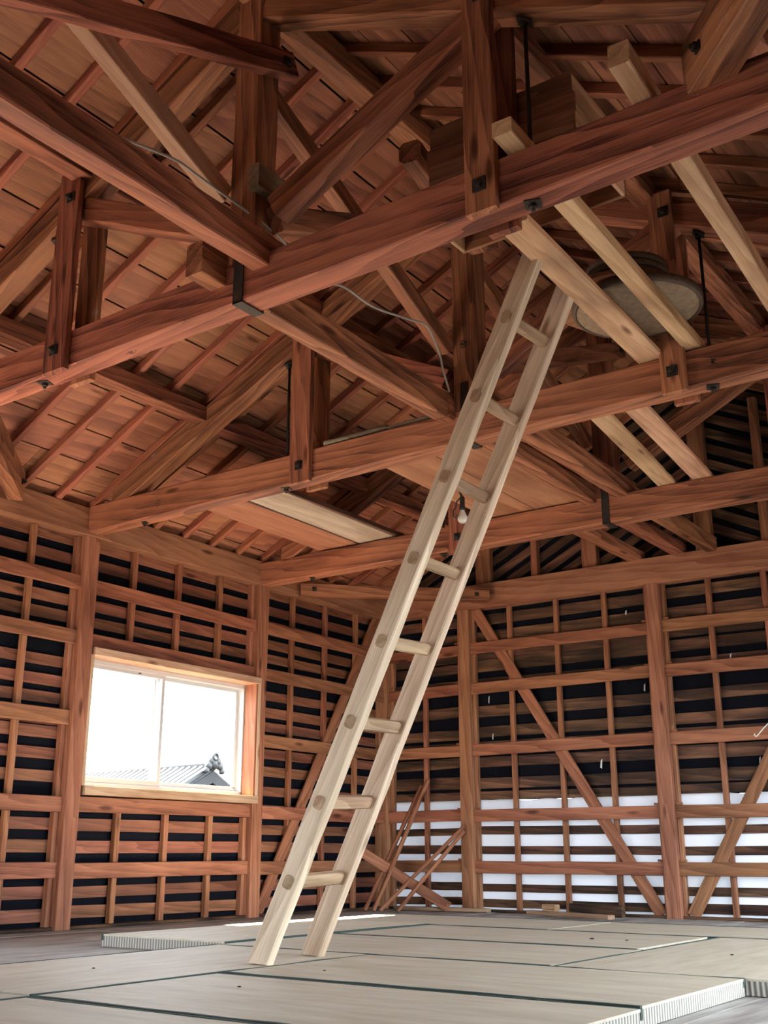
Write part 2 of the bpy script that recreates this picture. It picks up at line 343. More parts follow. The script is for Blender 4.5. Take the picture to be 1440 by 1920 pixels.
def wall_far():
    wf = boxes_mesh('wall_far', [(-.12, XR+.12, .124, .14, .915, 2.86)], 'felt')
    tag(wf, 'far gable wall of posts, rails and laths with white sheet along its foot', 'wall', kind='structure')
    # gable felt
    mesh_obj('gable_felt', [(-.12, .124, 2.82), (XR+.12, .124, 2.82), (XR/2, .124, 4.45), (-.12, .14, 2.82), (XR+.12, .14, 2.82), (XR/2, .14, 4.45)], [(0, 1, 2), (3, 5, 4), (0, 3, 4, 1), (1, 4, 5, 2), (2, 5, 3, 0)], 'felt', wf)
    # white sheet, gently folded
    vs = []; fs = []; nx = 120; nz = 10
    for i in range(nx+1):
        for j in range(nz+1):
            xx = 0.0 + XR*i/nx; zz = .0+.925*j/nz
            fold = .004*math.sin(xx*9+math.sin(zz*5)*1.3) + .003*math.sin(xx*23+zz*7)+random.uniform(-.001, .001)
            vs.append((xx, .1225+min(0, fold)*.4, zz + (.012*math.sin(xx*3.1)+.006*math.sin(xx*17) if j == nz else 0)))
    for i in range(nx):
        for j in range(nz):
            a = i*(nz+1)+j; fs.append((a, a+nz+1, a+nz+2, a+1))
    mesh_obj('plastic_sheet', vs, fs, 'sheet', wf, True)['label'] = 'white plastic sheet behind the lower laths'
    posts = [-.06, .85, 2.67, 4.49, XR+.06]
    for i, xx in enumerate(posts):
        if i == 0: continue
        beam('post', (xx, .06, 0), (xx, .06, 2.61), P, P, 'post', wf, seg=8, jit=.0012, up=(0, 1, 0))
        for s in (-1, 1):
            if i == 4 and s > 0: continue
            beam('side_stud', (xx+s*.075, .082, 0), (xx+s*.075, .082, 2.61), .030, .05, 'post', wf, up=(0, 1, 0))
    beam('side_stud', (.02, .085, .0), (.02, .085, 2.61), .035, .05, 'post', wf, up=(0, 1, 0))
    for i in range(4):
        x0 = posts[i]+.06; x1 = posts[i+1]-.06
        for k, z in enumerate(ZR):
            z += (-.02, 0, 0, 0, 0)[k]
            beam('rail', (x0-.01, .045, z), (x1+.01, .045, z+random.uniform(-.008, .008)), .028, .100, 'rail', wf, seg=6, jit=.0015)
            for xe, s in ((x0, 1), (x1, -1)):
                if i == 3: continue
                beam('wedge', (xe+s*.005, .05, z+.058), (xe+s*.055, .05, z+.062), .022, .018, 'rail', wf, c=.002)
        n = 2 if i == 0 else 4
        for j in range(1, n):
            xx = posts[i] + .455*j
            beam('stud', (xx, .080, 0), (xx+random.uniform(-.012, .012), .080, 2.61), .042, .040, 'rail', wf, up=(0, 1, 0))
        for z in FARL:
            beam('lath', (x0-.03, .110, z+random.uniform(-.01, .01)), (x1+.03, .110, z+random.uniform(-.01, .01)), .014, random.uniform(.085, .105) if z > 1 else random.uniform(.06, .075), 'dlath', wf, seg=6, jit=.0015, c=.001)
    beam('brace', (.955, .058, 2.60), (2.555, .058, .02), .10, .022, 'rail', wf, up=(0, 1, 0.001))
    beam('brace', (2.80, .058, .02), (4.36, .058, 2.60), .10, .022, 'rail', wf, up=(0, 1, 0.001))
    beam('wall_beam', (-.12, .06, 2.715), (XR+.12, .06, 2.715), .12, .225, 'post', wf, seg=14, jit=.0015)
    box('sill_plate', 0, XR, .03, .12, 0, .02, 'dlath', wf, axis='x')
    # gable studs and laths that follow the roof pitch
    for (xx, wd) in ((1.055, .15), (1.585, .06), (2.12, .14), (3.135, .14), (3.63, .065), (4.15, .14), (4.68, .06), (5.2, .15)):
        top = 2.74 + .5*min(xx, XR-xx)
        beam('gable_stud', (xx, .07, 2.82), (xx, .07, top), wd, .07, 'rail', wf, up=(0, 1, 0))
    for k in range(11):
        zz = 2.76 - .14*k
        x0 = max(.05, (2.84-zz)/.5); 
        if x0 < 2.95:
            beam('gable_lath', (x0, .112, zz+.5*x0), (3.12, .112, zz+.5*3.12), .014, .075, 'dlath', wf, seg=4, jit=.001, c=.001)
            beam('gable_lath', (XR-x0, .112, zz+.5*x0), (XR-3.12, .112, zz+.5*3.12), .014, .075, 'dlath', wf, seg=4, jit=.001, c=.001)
    return wf
wf = wall_far()

wr = boxes_mesh('wall_right', [(XR+.10, XR+.135, YB, .13, 0, .06), (XR+.10, XR+.135, YB, .13, 2.05, 2.83), (XR+.10, XR+.135, YB, -5.4, .06, 2.05), (XR+.10, XR+.135, -3.68, -3.48, .06, 2.05), (XR+.10, XR+.135, -1.86, -1.66, .06, 2.05), (XR+.10, XR+.135, -.04, .13, .06, 2.05)], 'lath'); tag(wr, 'right boarded wall with three open windows outside the picture', 'wall', kind='structure')  # unseen openings added and enlarged to put more daylight on the floor
for i in range(9):
    y = .06-1.82*i; beam('post', (XR+.06, y, 0), (XR+.06, y, 2.61), P, .10, 'post', wr, up=(0, 1, 0))
for z in (ZR[0], 2.10): box('rail', XR+.03, XR+.06, YB, 0, z-.05, z+.05, 'rail', wr, axis='y')
box('eave_beam', XR, XR+.12, YB, .12, 2.61, 2.81, 'post', wr, axis='y')
wb = boxes_mesh('wall_back', [(-.12, .17, YB-.14, YB-.1, 0, 2.83), (6.08, XR+.12, YB-.14, YB-.1, 0, 2.83), (.17, 6.08, YB-.14, YB-.1, 1.9, 2.83)], 'felt'); tag(wb, 'back wall with a wide open doorway behind the camera', 'wall', kind='structure')
mesh_obj('gable', [(-.12, YB-.12, 2.82), (XR+.12, YB-.12, 2.82), (XR/2, YB-.12, 4.45)], [(0, 1, 2)], 'felt', wb)
for xx in (.11, 6.14): beam('post', (xx, YB-.06, 0), (xx, YB-.06, 2.61), P, P, 'post', wb, up=(0, 1, 0))
box('lintel', .17, 6.08, YB-.12, YB, 1.90, 2.08, 'post', wb, axis='x')

# window in the left wall
wn = thing('window_1', (-.06, -2.67, .9), 'white framed sliding window in the left wall', 'window', kind='structure')
box('sill', -.236, .016, -3.50, -1.775, .845, .905, 'window', wn, axis='y')
box('head', -.236, .012, -3.50, -1.775, 1.785, 1.838, 'window', wn, axis='y')
box('jamb', -.236, .004, -3.522, -3.495, .905, 1.785, 'window', wn, axis='z')
box('jamb', -.236, .004, -1.800, -1.765, .905, 1.785, 'window', wn, axis='z')
Y0, Y1, Z0, Z1 = -3.495, -1.80, .905, 1.785
for nm, a in (('frame_stile', (-.235, -.135, Y0, Y0+.022, Z0, Z1)), ('frame_stile', (-.235, -.135, Y1-.022, Y1, Z0, Z1)), ('frame_head', (-.235, -.135, Y0, Y1, Z1-.034, Z1)), ('frame_sill', (-.235, -.135, Y0, Y1, Z0, Z0+.034))):
    o = box(nm, *a, 'alu', wn, axis='y' if 'stile' not in nm else 'z', c=.002)
YM = -2.70
def sash(xs, y0, y1):
    sa = box('sash', xs-.012, xs+.012, y0, y1, Z0+.034, Z0+.072, 'alu', wn, axis='y', c=.002)
    for a in ((y0, y1, Z1-.060, Z1-.032),): box('top_rail', xs-.012, xs+.012, a[0], a[1], a[2], a[3], 'alu', sa, axis='y', c=.002)
    box('stile', xs-.012, xs+.012, y0, y0+.030, Z0+.06, Z1-.05, 'alu', sa, axis='z', c=.002)
    box('stile', xs-.012, xs+.012, y1-.030, y1, Z0+.06, Z1-.05, 'alu', sa, axis='z', c=.002)
    boxes_mesh('glass_pane', [(xs-.002, xs+.002, y0+.02, y1-.02, Z0+.06, Z1-.05)], 'glass', sa)
sash(-.160, Y0+.022, YM+.02); sash(-.205, YM-.02, Y1-.022)
box('pile_seal', -.196, -.186, YM-.05, YM-.035, Z0+.07, Z1-.06, 'cord', wn, axis='z', c=.001)
box('latch', -.148, -.141, -2.95, -2.93, Z1-.05, Z1-.043, 'iron', wn, axis='y', c=.001)

# ------------------------------------------------------------------ roof
ce = mesh_obj('ceiling', [(-.5, y, 2.925-.25) for y in (YB-.3, .5)] + [(XR/2, y, 2.925+.5*XR/2) for y in (YB-.3, .5)] + [(XR+.5, y, 2.925-.25) for y in (YB-.3, .5)]
              + [(-.5, y, 2.96-.25) for y in (YB-.3, .5)] + [(XR/2, y, 2.96+.5*XR/2) for y in (YB-.3, .5)] + [(XR+.5, y, 2.96-.25) for y in (YB-.3, .5)],
              [(0, 1, 3, 2), (2, 3, 5, 4), (6, 8, 9, 7), (8, 10, 11, 9), (0, 2, 8, 6), (2, 4, 10, 8), (1, 7, 9, 3), (3, 9, 11, 5), (0, 6, 7, 1), (4, 5, 11, 10)], 'felt')
tag(ce, 'open gabled roof of rafters and bare boards seen from below', 'ceiling', kind='structure')
RB = 2.81                                            # underside of the rafters at x = 0
def side(x, s): return x if s > 0 else XR-x
for s in (1, -1):
    nrm = Vector((-.5*s, 0, 1)).normalized()
    y = .03
    while y > -7.6:
        beam('rafter', (side(-.3, s), y, RB-.15+.0325), (side(3.115, s), y, RB+.5*3.115+.0325), .045, .056, 'rafter', ce, up=nrm)
        y -= .3033
    cuts = [-.12, .03, .268, .515, .83, 1.08, 1.36, 1.63, 1.90, 2.17, 2.44, 2.70, 2.94, 3.115]
    if s < 0: cuts = [-.12, .15, .42, .70, .98, 1.26, 1.545, 1.83, 2.10, 2.38, 2.66, 2.92, 3.115]
    for i in range(len(cuts)-1):
        xa, xb = cuts[i], cuts[i+1]; xm = (xa+xb)/2; wdt = (xb-xa)*1.118-.011
        ys = [.12, -1.85+random.choice((0, .91))-.6, -5.2+random.choice((0, .606, -.606, .91)), -8.2, YB-.1]
        for j in range(4):
            zc = RB+.5*xm+.056*1.118+.010
            beam('board', (side(xm, s), ys[j+1]+.002, zc), (side(xm, s), ys[j]-.002, zc), wdt, .014, 'roofb', ce, up=(Vector((-.5*s, 0, 1)).normalized()), c=.001)
    for (xp, hh) in ((1.05, .105), (2.02, .11)):
        for (a, b_) in ((.10, -1.76), (-1.76, -3.58), (-3.58, -5.40), (-5.40, -7.22), (-7.22, YB)):
            zt = RB+.5*xp-.01
            beam('purlin', (side(xp, s), a, zt-hh/2), (side(xp, s), b_, zt-hh/2), .11, hh, 'truss', ce, seg=6, jit=.0015)
beam('ridge_beam', (XR/2, .12, 4.30), (XR/2, YB, 4.30), .12, .13, 'truss', ce, seg=8, jit=.001)

# ------------------------------------------------------------------ trusses
KX = 3.115
def bolt_plate(parent, c, n, s=.055):
    """square washer with a nut, lying on a face with normal n"""
    c = Vector(c); n = Vector(n)
    o = beam('washer', c-n*.003, c+n*.006, s, s, 'iron', parent, up=(0, 0, 1) if abs(n.z) < .5 else (1, .35, 0), c=.002)
    lathe('nut', [(0, 0), (.016, 0), (.016, .014), (.008, .016), (.008, .026), (0, .026)], c+n*.006, 'iron', o, n=6, smooth=False, axis=n)
def ink(parent, strokes, org, ux, uz, n, sc):
    """brush marks written on a timber face"""
    org = Vector(org); ux = Vector(ux); uz = Vector(uz); n = Vector(n)
    vs = []; fs = []
    for (a, b_) in strokes:
        A = org+ux*a[0]*sc+uz*a[1]*sc; B = org+ux*b_[0]*sc+uz*b_[1]*sc; d = (B-A).normalized(); sd = n.cross(d)*.0022
        k = len(vs); vs += [A-sd+n*.0006, A+sd+n*.0006, B+sd+n*.0006, B-sd+n*.0006, A-sd+n*.0016, A+sd+n*.0016, B+sd+n*.0016, B-sd+n*.0016]
        fs += [tuple(k+i for i in f) for f in ((0, 1, 2, 3), (4, 7, 6, 5), (0, 4, 5, 1), (1, 5, 6, 2), (2, 6, 7, 3), (3, 7, 4, 0))]
    mesh_obj('ink_mark', vs, fs, 'ink', parent)
def circ(cx, cy, r, n=12): return [((cx+r*math.cos(2*math.pi*i/n), cy+r*math.sin(2*math.pi*i/n)), (cx+r*math.cos(2*math.pi*(i+1)/n), cy+r*math.sin(2*math.pi*(i+1)/n))) for i in range(n)]

def truss(yc, zb, zt, label, full=True):
    t = thing('roof_truss', (KX, yc, zb), label, 'roof truss', 'king post roof trusses')
    dz = zb-2.64
    beam('tie_beam', (-.02, yc, (zb+zt)/2), (XR+.02, yc, (zb+zt)/2), .125, zt-zb, 'truss', t, seg=18, jit=.002, c=.006)
    beam('king_post', (KX, yc, zt), (KX, yc, 4.28), .145, .135, 'truss', t, seg=6, jit=.0015, up=(0, 1, 0), c=.006)
    for s in (1, -1):
        X = lambda v: side(v, s)
        beam('principal_rafter', (X(.22), yc, 2.775+.05), (X(KX-.06), yc, 2.655+.5*3.055), .118, .152, 'truss', t, seg=10, jit=.002, c=.006, up=(Vector((-.5*s, 0, 1)).normalized()), endcut=(.09, 0))
        beam('strut', (X(2.98), yc, 3.05+dz), (X(1.90), yc, 3.585+dz*.5), .105, .115, 'truss', t, seg=6, jit=.002, c=.005, up=(Vector((.5*s, 0, 1)).normalized()))
        bw = .155 if s > 0 else .125
        xb = 1.955 if s > 0 else 1.935
        for f in (-1, 1):
            yb = yc+f*(.0625+.019)
            hb = beam('hanging_board', (X(xb), yb, zb-.022), (X(xb), yb, 3.76 if s > 0 else 3.72), bw, .036, 'truss', t, up=(0, 1, 0), c=.003)
            if f < 0:
                bolt_plate(hb, (X(xb), yb-.018, zb+.085), (0, -1, 0)); bolt_plate(hb, (X(xb)+.02, yb-.018, 3.60), (0, -1, 0))
        xr_ = X(1.775)
        rd = tube('tie_rod', [(xr_, yc, zb-.03), (xr_, yc, 2.60+.5*1.775)], .0085, 'iron', t)
        o = bolt_plate(t, (xr_, yc, zb), (0, 0, -1), .06)
        bolt_plate(t, (xr_, yc, 2.585+.5*1.775), Vector((.45*s, 0, -.9)).normalized(), .06)
        bolt_plate(t, (X(.51), yc, zb), (0, 0, -1), .04)
    # iron strap round the foot of the king post
    st = boxes_mesh('strap', [(KX-.027, KX+.027, yc-.069, yc-.0635, zb-.006, zt+.16), (KX-.027, KX+.027, yc+.0635, yc+.069, zb-.006, zt+.16), (KX-.027, KX+.027, yc-.069, yc+.069, zb-.0075, zb-.0015)], 'iron', t)
    return t
T1 = truss(-5.41, 2.685, 2.875, 'nearest roof truss, its tie beam crossing the picture from lower left to upper right')
T2 = truss(-3.58, 2.635, 2.822, 'middle roof truss whose tie beam passes behind the upper ladder')
T3 = truss(-1.76, 2.610, 2.797, 'farthest roof truss, just above the hanging bulb')
T0 = truss(-7.23, 2.70, 2.89, 'roof truss overhead, above the top edge of the picture')
# ink marks on the timbers
ink(T2, [((0, 0), (0, 1)), ((0, .95), (.6, .95)), ((0, .5), (.5, .5)), ((0, 0), (.55, 0))], (.56, -3.6425, 2.700), (1, 0, 0), (0, 0, 1), (0, -1, 0), .034)
ink(T2, circ(0, 0, 1)+circ(0, 0, .25, 6), (.70, -3.6425, 2.718), (1, 0, 0), (0, 0, 1), (0, -1, 0), .020)
ink(T2, [((0, 0), (0, 1)), ((0, 1), (.7, .8)), ((.7, .8), (.1, .5)), ((.1, .5), (.8, .3)), ((.8, .3), (.1, 0)), ((-.3, .6), (.9, .6))], (KX-.01, -3.6475-.001, 3.19), (1, 0, 0), (0, 0, 1), (0, -1, 0), .045)
ink(T2, [((0, 0), (0, 1)), ((0, 1), (.6, .7)), ((.6, .7), (0, .5)), ((.1, .45), (.7, 0))], (4.50, -3.6425, 2.715), (1, 0, 0), (0, 0, 1), (0, -1, 0), .035)
ink(T1, [((0, 0), (.4, 0)), ((.7, -.4), (.7, .4)), ((1.0, .4), (1.5, .4)), ((1.0, .4), (1.0, 0)), ((1.0, 0), (1.5, -.1)), ((1.5, -.1), (1.0, -.4)), ((1.8, 0), (2.2, 0))], (2.35, -5.40, 2.6845), (1, 0, 0), (0, 1, 0), (0, 0, -1), .030)

# ------------------------------------------------------------------ longitudinal members
def lone(name, A, B, w_, h_, mat, label, cat, group=None, **kw):
    A = Vector(A); B = Vector(B)
    o = beam(name, A, B, w_, h_, mat, None, **kw); return tag(o, label, cat, group)
G1 = 'beams running along the ridge line from truss to truss'
kw = dict(seg=8, jit=.002, c=.006)
lone('longitudinal_beam', (3.232, -7.33, 2.88), (3.232, -5.345, 2.88), .095, .145, 'truss', 'thick knotty beam from top left down to the nearest king post', 'beam', G1, **kw)
lone('longitudinal_beam', (2.992, -5.62, 2.862), (2.992, -3.52, 2.85), .092, .150, 'truss', 'long beam from under the nearest tie beam to the middle king post', 'beam', G1, **kw)
lone('longitudinal_beam', (3.235, -3.70, 2.845), (3.235, -1.68, 2.84), .10, .13, 'truss', 'square beam between middle and farthest truss, right of the iron strap', 'beam', G1, **kw)
lone('longitudinal_beam', (3.005, -3.70, 2.83), (3.005, -1.70, 2.82), .09, .12, 'truss', 'beam ending just left of the iron strap, beside the plywood sheet', 'beam', G1, **kw)
lone('longitudinal_beam', (2.545, -1.88, 2.86), (2.545, .10, 2.865), .12, .085, 'truss', 'leftmost of three short beams running onto the far wall', 'beam', G1, **kw)
lone('longitudinal_beam', (2.92, -1.88, 2.86), (2.92, .10, 2.87), .115, .09, 'truss', 'middle of three short beams running onto the far wall', 'beam', G1, **kw)
lone('longitudinal_beam', (3.20, -1.70, 2.85), (3.20, .04, 2.86), .085, .125, 'truss', 'rightmost of three short beams running onto the far wall', 'beam', G1, **kw)
G2 = 'diagonal braces between king posts'
ys = (-7.23, -5.41, -3.58, -1.76)
names = (('grey weathered brace slanting down from top left to the nearest king post', 'bolted brace at the top edge ending on the nearest king post'),
         ('brace slanting down to the left side of the middle king post', 'brace rising behind the nearest king post towards the ridge'),
         ('brace slanting down to the farthest king post', 'brace rising from the middle king post towards the far gable'))
for i in range(3):
    ya, yb = ys[i]+.02, ys[i+1]-.075
    beam_m = 'stick' if False else ('truss' if i else 'truss')
    lone('cross_brace', (3.005, ya, 4.00), (3.005, yb, 3.225-.01*i), .075, .10, 'pale' if i == 0 else 'truss', names[i][0], 'brace', G2, seg=6, jit=.002, up=(0, .5, 1))
    b2 = lone('cross_brace', (3.230, ys[i]+.02, 3.08), (3.230, ys[i+1]+.09, 3.915), .065, .115, 'truss', names[i][1], 'brace', G2, seg=6, jit=.002, up=(0, -.5, 1))
    bolt_plate(b2, (3.2625, ys[i+1]+.03, 3.885), (1, 0, 0), .045)
# corner (dragon) braces
def corner(A, B, label, w_=.09, h_=.10, m='truss'):
    o = lone('corner_brace', A, B, w_, h_, m, label, 'brace', 'horizontal corner braces', seg=4, jit=.002)
    d = (Vector(B)-Vector(A)).normalized(); n = Vector((0, 0, 1)).cross(d)
    for p in (Vector(A)+d*.12, Vector(B)-d*.12):
        q = p + n*(w_/2) if (n.dot(CAM-p) > 0) else p - n*(w_/2)
        bolt_plate(o, q, n if n.dot(CAM-p) > 0 else -n, .035)
corner((.02, -1.33, 2.655), (1.16, -.06, 2.69), 'horizontal brace cutting across the far corner under the roof', .10, .10)
corner((.03, -4.28, 2.79), (1.15, -5.40, 2.79), 'brace end at the left picture edge, resting on the eave beam', .10, .19)
corner((5.11, -5.42, 2.93), (6.25, -6.60, 2.93), 'notched brace at the upper right corner standing on the nearest tie beam', .12, .20)
lone('stub_block', (3.20, -5.50, 3.25), (3.20, -5.34, 3.25), .06, .12, 'end', 'short end-grain block fixed beside the nearest king post', 'block', c=.005)
lone('peeled_log', (3.875, -5.30, 3.21), (3.75, -4.55, 3.19), .10, .10, 'truss', 'short log end peeking out left of the right hanging board', 'log', c=.03)

# ------------------------------------------------------------------ loose boards lying on the tie beams
def plank(A, B, w_, h_, label, m='pale', **k): return lone('loose_plank', A, B, w_, h_, m, label, 'plank', 'loose timbers laid across the tie beams', seg=5, jit=.0012, **k)
plank((4.225, -5.10, 2.862), (4.195, -3.56, 2.838), .135, .030, 'wide pale board with two knots, the ladder leaning against its left edge')
plank((4.455, -5.585, 2.906), (4.405, -3.55, 2.862), .078, .062, 'pale square timber right of the wide knotty board')
plank((4.935, -5.675, 2.922), (4.845, -3.45, 2.872), .072, .085, 'pale square timber at the right picture edge, its end jutting over the nearest beam')
plank((3.72, -3.56, 2.838), (3.538, -1.70, 2.812), .120, .030, 'pale cracked board, left of the two flat boards on the far trusses')
plank((3.925, -3.56, 2.838), (3.78, -1.70, 2.812), .130, .030, 'pale flat board, right of the two on the far trusses')
# plywood sheets between the middle and the farthest truss
def sheet(x0, x1, y0, y1, z0, t, m, label):
    o = beam('plywood_sheet', ((x0+x1)/2, y0, z0+t/2), ((x0+x1)/2, y1, z0+t/2-.02), x1-x0, t, m, None, c=.001); return tag(o, label, 'plywood', 'sheets laid over the tie beams')
sheet(.62, .995, -3.57, -1.70, 2.826, .012, 'ply', 'brown plywood sheet nearest the left wall')
o = sheet(1.02, 1.345, -3.57, -1.70, 2.826, .014, 'plyw', 'pale whitish board sheet with dark edge strips')
for xx in (1.008, 1.362): box('edge_strip', xx-.012, xx+.012, -3.57, -1.70, 2.815, 2.85, 'dark', o, axis='y')
sheet(2.19, 2.565, -3.57, -1.70, 2.826, .012, 'ply', 'stained brown plywood sheet directly behind the bulb')
sheet(2.575, 2.94, -3.57, -1.70, 2.826, .012, 'ply', 'stained brown plywood sheet against the ridge beam')
# sticks resting on the middle tie beam
for (A, B, r, lab) in (((2.11, -3.62, 2.842), (2.56, -3.60, 2.85), .018, 'thicker pale barked stick lying on the middle tie beam'), ((2.13, -3.57, 2.868), (2.50, -3.56, 2.875), .014, 'thin grey stick behind the thicker one on the middle tie beam'), ((2.57, -3.61, 2.84), (3.0, -3.60, 2.845), .016, 'dark grey stick running towards the middle king post')):
    n = 7; pts = [Vector(A).lerp(Vector(B), i/(n-1)) + Vector((0, random.uniform(-.003, .003), random.uniform(0, .003))) for i in range(n)]
    tag(tube('stick', pts, r, 'stick', taper=[r*random.uniform(.85, 1.08) for _ in pts]), lab, 'stick', 'sticks on the middle tie beam')

# stack of upturned wooden trays on the planks behind the nearest truss
def tray(x0, x1, y0, y1, z, h, label):
    t = thing('wooden_tray', ((x0+x1)/2, (y0+y1)/2, z), label, 'tray', 'upturned trays on the planks')
    k = .016
    box('long_side', x0, x1, y0, y0+k, z, z+h, 'tray', t, axis='x'); box('long_side', x0, x1, y1-k, y1, z, z+h, 'tray', t, axis='x')
    box('short_side', x0, x0+k, y0+k, y1-k, z, z+h, 'pale', t, axis='y'); box('short_side', x1-k, x1, y0+k, y1-k, z, z+h, 'pale', t, axis='y')
    box('bottom_board', x0+k, x1-k, y0+k, y1-k, z+h-.012, z+h, 'tray', t, axis='x')
tray(3.88, 4.625, -5.30, -4.90, 2.926, .085, 'upturned wooden tray, lowest of the stack behind the nearest beam')
tray(3.965, 4.60, -5.30, -4.955, 3.013, .085, 'upturned wooden tray, second from below in the stack')
tray(3.95, 4.60, -5.29, -4.93, 3.100, .085, 'upturned wooden tray, third in the stack')
tray(3.96, 4.585, -5.28, -4.94, 3.187, .10, 'dark upturned wooden tray on top of the stack')
# round tub lying on the planks
tb = thing('round_tub', (4.285, -4.0, 2.885), 'large round tub with fibrous pale underside lying on the planks', 'tub')
lathe('base', [(0, -.004), (.12, -.007), (.22, -.004), (.272, .002), (.284, .012), (.286, .022), (0, .022)], (4.285, -4.0, 2.910), 'fibre', tb, n=48)
lathe('rim', [(.284, .004), (.297, .002), (.303, .012), (.303, .040), (.284, .042), (.284, .004)], (4.285, -4.0, 2.915), 'hoopm', tb, n=48)
tag(lathe('wooden_disc', [(0, 0), (.290, 0), (.298, .006), (.298, .026), (0, .028)], (4.205, -4.03, 2.960), 'rail', None, n=40, smooth=False), 'round wooden disc showing left of the large tub, lying on it', 'disc')
hp = thing('hooped_sieve', (4.27, -4.07, 2.989), 'dark hooped round sieve standing on the large tub', 'sieve')
for k in range(3): lathe('hoop', [(.190-.004*k, 0), (.202-.004*k, .004), (.202-.004*k, .030), (.190-.004*k, .034), (.186-.004*k, .017), (.190-.004*k, 0)], (4.27, -4.07, 2.989+.038*k), 'hoopm', hp, n=40)

# ------------------------------------------------------------------ tatami
def tatami(x0, x1, y0, y1, label, dz=0, m='tatami'):
    g = .0035; x0 += g; x1 -= g; y0 += g; y1 -= g; z1 = .055+dz
    lng = 'x' if (x1-x0) > (y1-y0) else 'y'
    t = thing('tatami_mat', ((x0+x1)/2, (y0+y1)/2, 0), label, 'tatami mat', 'tatami mats on the floor')
    bw = .016
    if lng == 'x':
        mw = Matrix.Translation(((x0+x1)/2, (y0+y1)/2, 0)); L, W = x1-x0, y1-y0
    else:
        mw = Matrix.Translation(((x0+x1)/2, (y0+y1)/2, 0)) @ Matrix.Rotation(math.pi/2, 4, 'Z'); L, W = y1-y0, x1-x0
    def part(nm, ax0, ax1, ay0, ay1, az0, az1, mt, nseg=1):
        vs = []; fs = []
        for i in range(nseg+1):
            x = ax0+(ax1-ax0)*i/nseg; e = random.uniform(-.0015, .0015) if nseg > 1 else 0
            vs += [(x, ay0, az0), (x, ay1, az0), (x, ay1, az1+e), (x, ay0, az1+e)]
        for i in range(nseg):
            a = i*4
            fs += [(a+k, a+(k+1) % 4, a+4+(k+1) % 4, a+4+k) for k in range(4)]
        fs += [(0, 1, 2, 3), tuple(nseg*4+k for k in (3, 2, 1, 0))]
        me = bpy.data.meshes.new(nm); me.from_pydata(vs, [], fs); me.update()
        bm = bmesh.new(); bm.from_mesh(me); bmesh.ops.recalc_face_normals(bm, faces=bm.faces); bm.to_mesh(me); bm.free()
        return link(nm, me, mw, mt, t)
    part('core', -L/2+.002, L/2-.002, -W/2+.002, W/2-.002, .0, z1-.006, 'tside')
    part('rush_surface', -L/2, L/2, -W/2+bw, W/2-bw, z1-.008, z1, m)
    for s in (-1, 1): part('binding', -L/2, L/2, min(s*W/2, s*(W/2-bw)), max(s*W/2, s*(W/2-bw)), z1-.030, z1+.0012, 'heri', 10)
tatami(2.085, 3.01, -6.13, -4.36, 'tatami mat under the left foot of the ladder, lying along the left row')
tatami(2.10, 3.03, -7.95, -6.15, 'tatami mat cut by the bottom left corner of the picture')
tatami(3.04, 4.85, -7.05, -6.16, 'tatami mat at the bottom edge, left of the frayed white ends')
tatami(3.02, 4.66, -6.15, -5.31, 'tatami mat in the front row with its frayed end at the bottom right')
tatami(3.02, 4.645, -5.30, -4.375, 'tatami mat just right of the ladder feet, white frayed end to the right', .002)
tatami(2.09, 3.87, -4.365, -3.43, 'tatami mat directly behind the ladder feet')
tatami(2.09, 3.83, -3.42, -2.47, 'tatami mat second behind the ladder feet, two dark specks in front of it')
tatami(3.88, 4.79, -4.37, -2.48, 'brown tatami mat at the right picture edge, lying lengthwise', .001)
tatami(1.13, 2.87, -2.455, -1.54, 'tatami mat in the farthest row, left half')
tatami(2.885, 4.67, -2.455, -1.54, 'tatami mat in the farthest row, right half')
tatami(1.16, 2.075, -4.27, -2.47, 'bright tatami mat below the window, its thick end showing on the left', .006)
# specks of debris on the mats
for (px, py, r, lab) in ((3.42, -3.02, .013, 'larger of the two dark specks on the mat behind the ladder'), (3.60, -3.0, .009, 'smaller of the two dark specks on the mat behind the ladder'),
                         (2.55, -5.5, .008, 'dark speck on the mat left of the ladder feet'), (3.3, -5.05, .007, 'tiny dark speck just right of the ladder feet'),
                         (4.3, -3.5, .008, 'tiny dark speck on the brown mat at the right'), (3.40, -5.62, .008, 'tiny dark speck on the front mat below the ladder')):
    o = lathe('debris_speck', [(0, 0), (r, .001), (r*.8, r*.5), (0, r*.6)], (px, py, .0575), 'ink', None, n=7)
    o.scale = (1, .7, 1); tag(o, lab, 'debris', 'dark specks on the tatami')
for i, (px, pz) in enumerate(((1.08, 1.44), (1.05, 1.76), (1.75, .98), (2.1, 1.15), (2.52, 1.75), (3.25, 1.95), (3.40, 1.12), (2.4, 2.40), (.55, 2.28))):
    w_ = random.uniform(.006, .014); h_ = random.uniform(.03, .07)
    mesh_obj('paper_scrap', [(px-w_, .100, pz), (px+w_*.4, .098, pz-.01), (px+w_, .099, pz+h_), (px-w_*.2, .096, pz+h_*.8), (px-w_, .1015, pz), (px+w_*.4, .0995, pz-.01), (px+w_, .1005, pz+h_), (px-w_*.2, .0975, pz+h_*.8)], [(0, 1, 2, 3), (7, 6, 5, 4), (0, 4, 5, 1), (1, 5, 6, 2), (2, 6, 7, 3), (3, 7, 4, 0)], 'wire', wf)

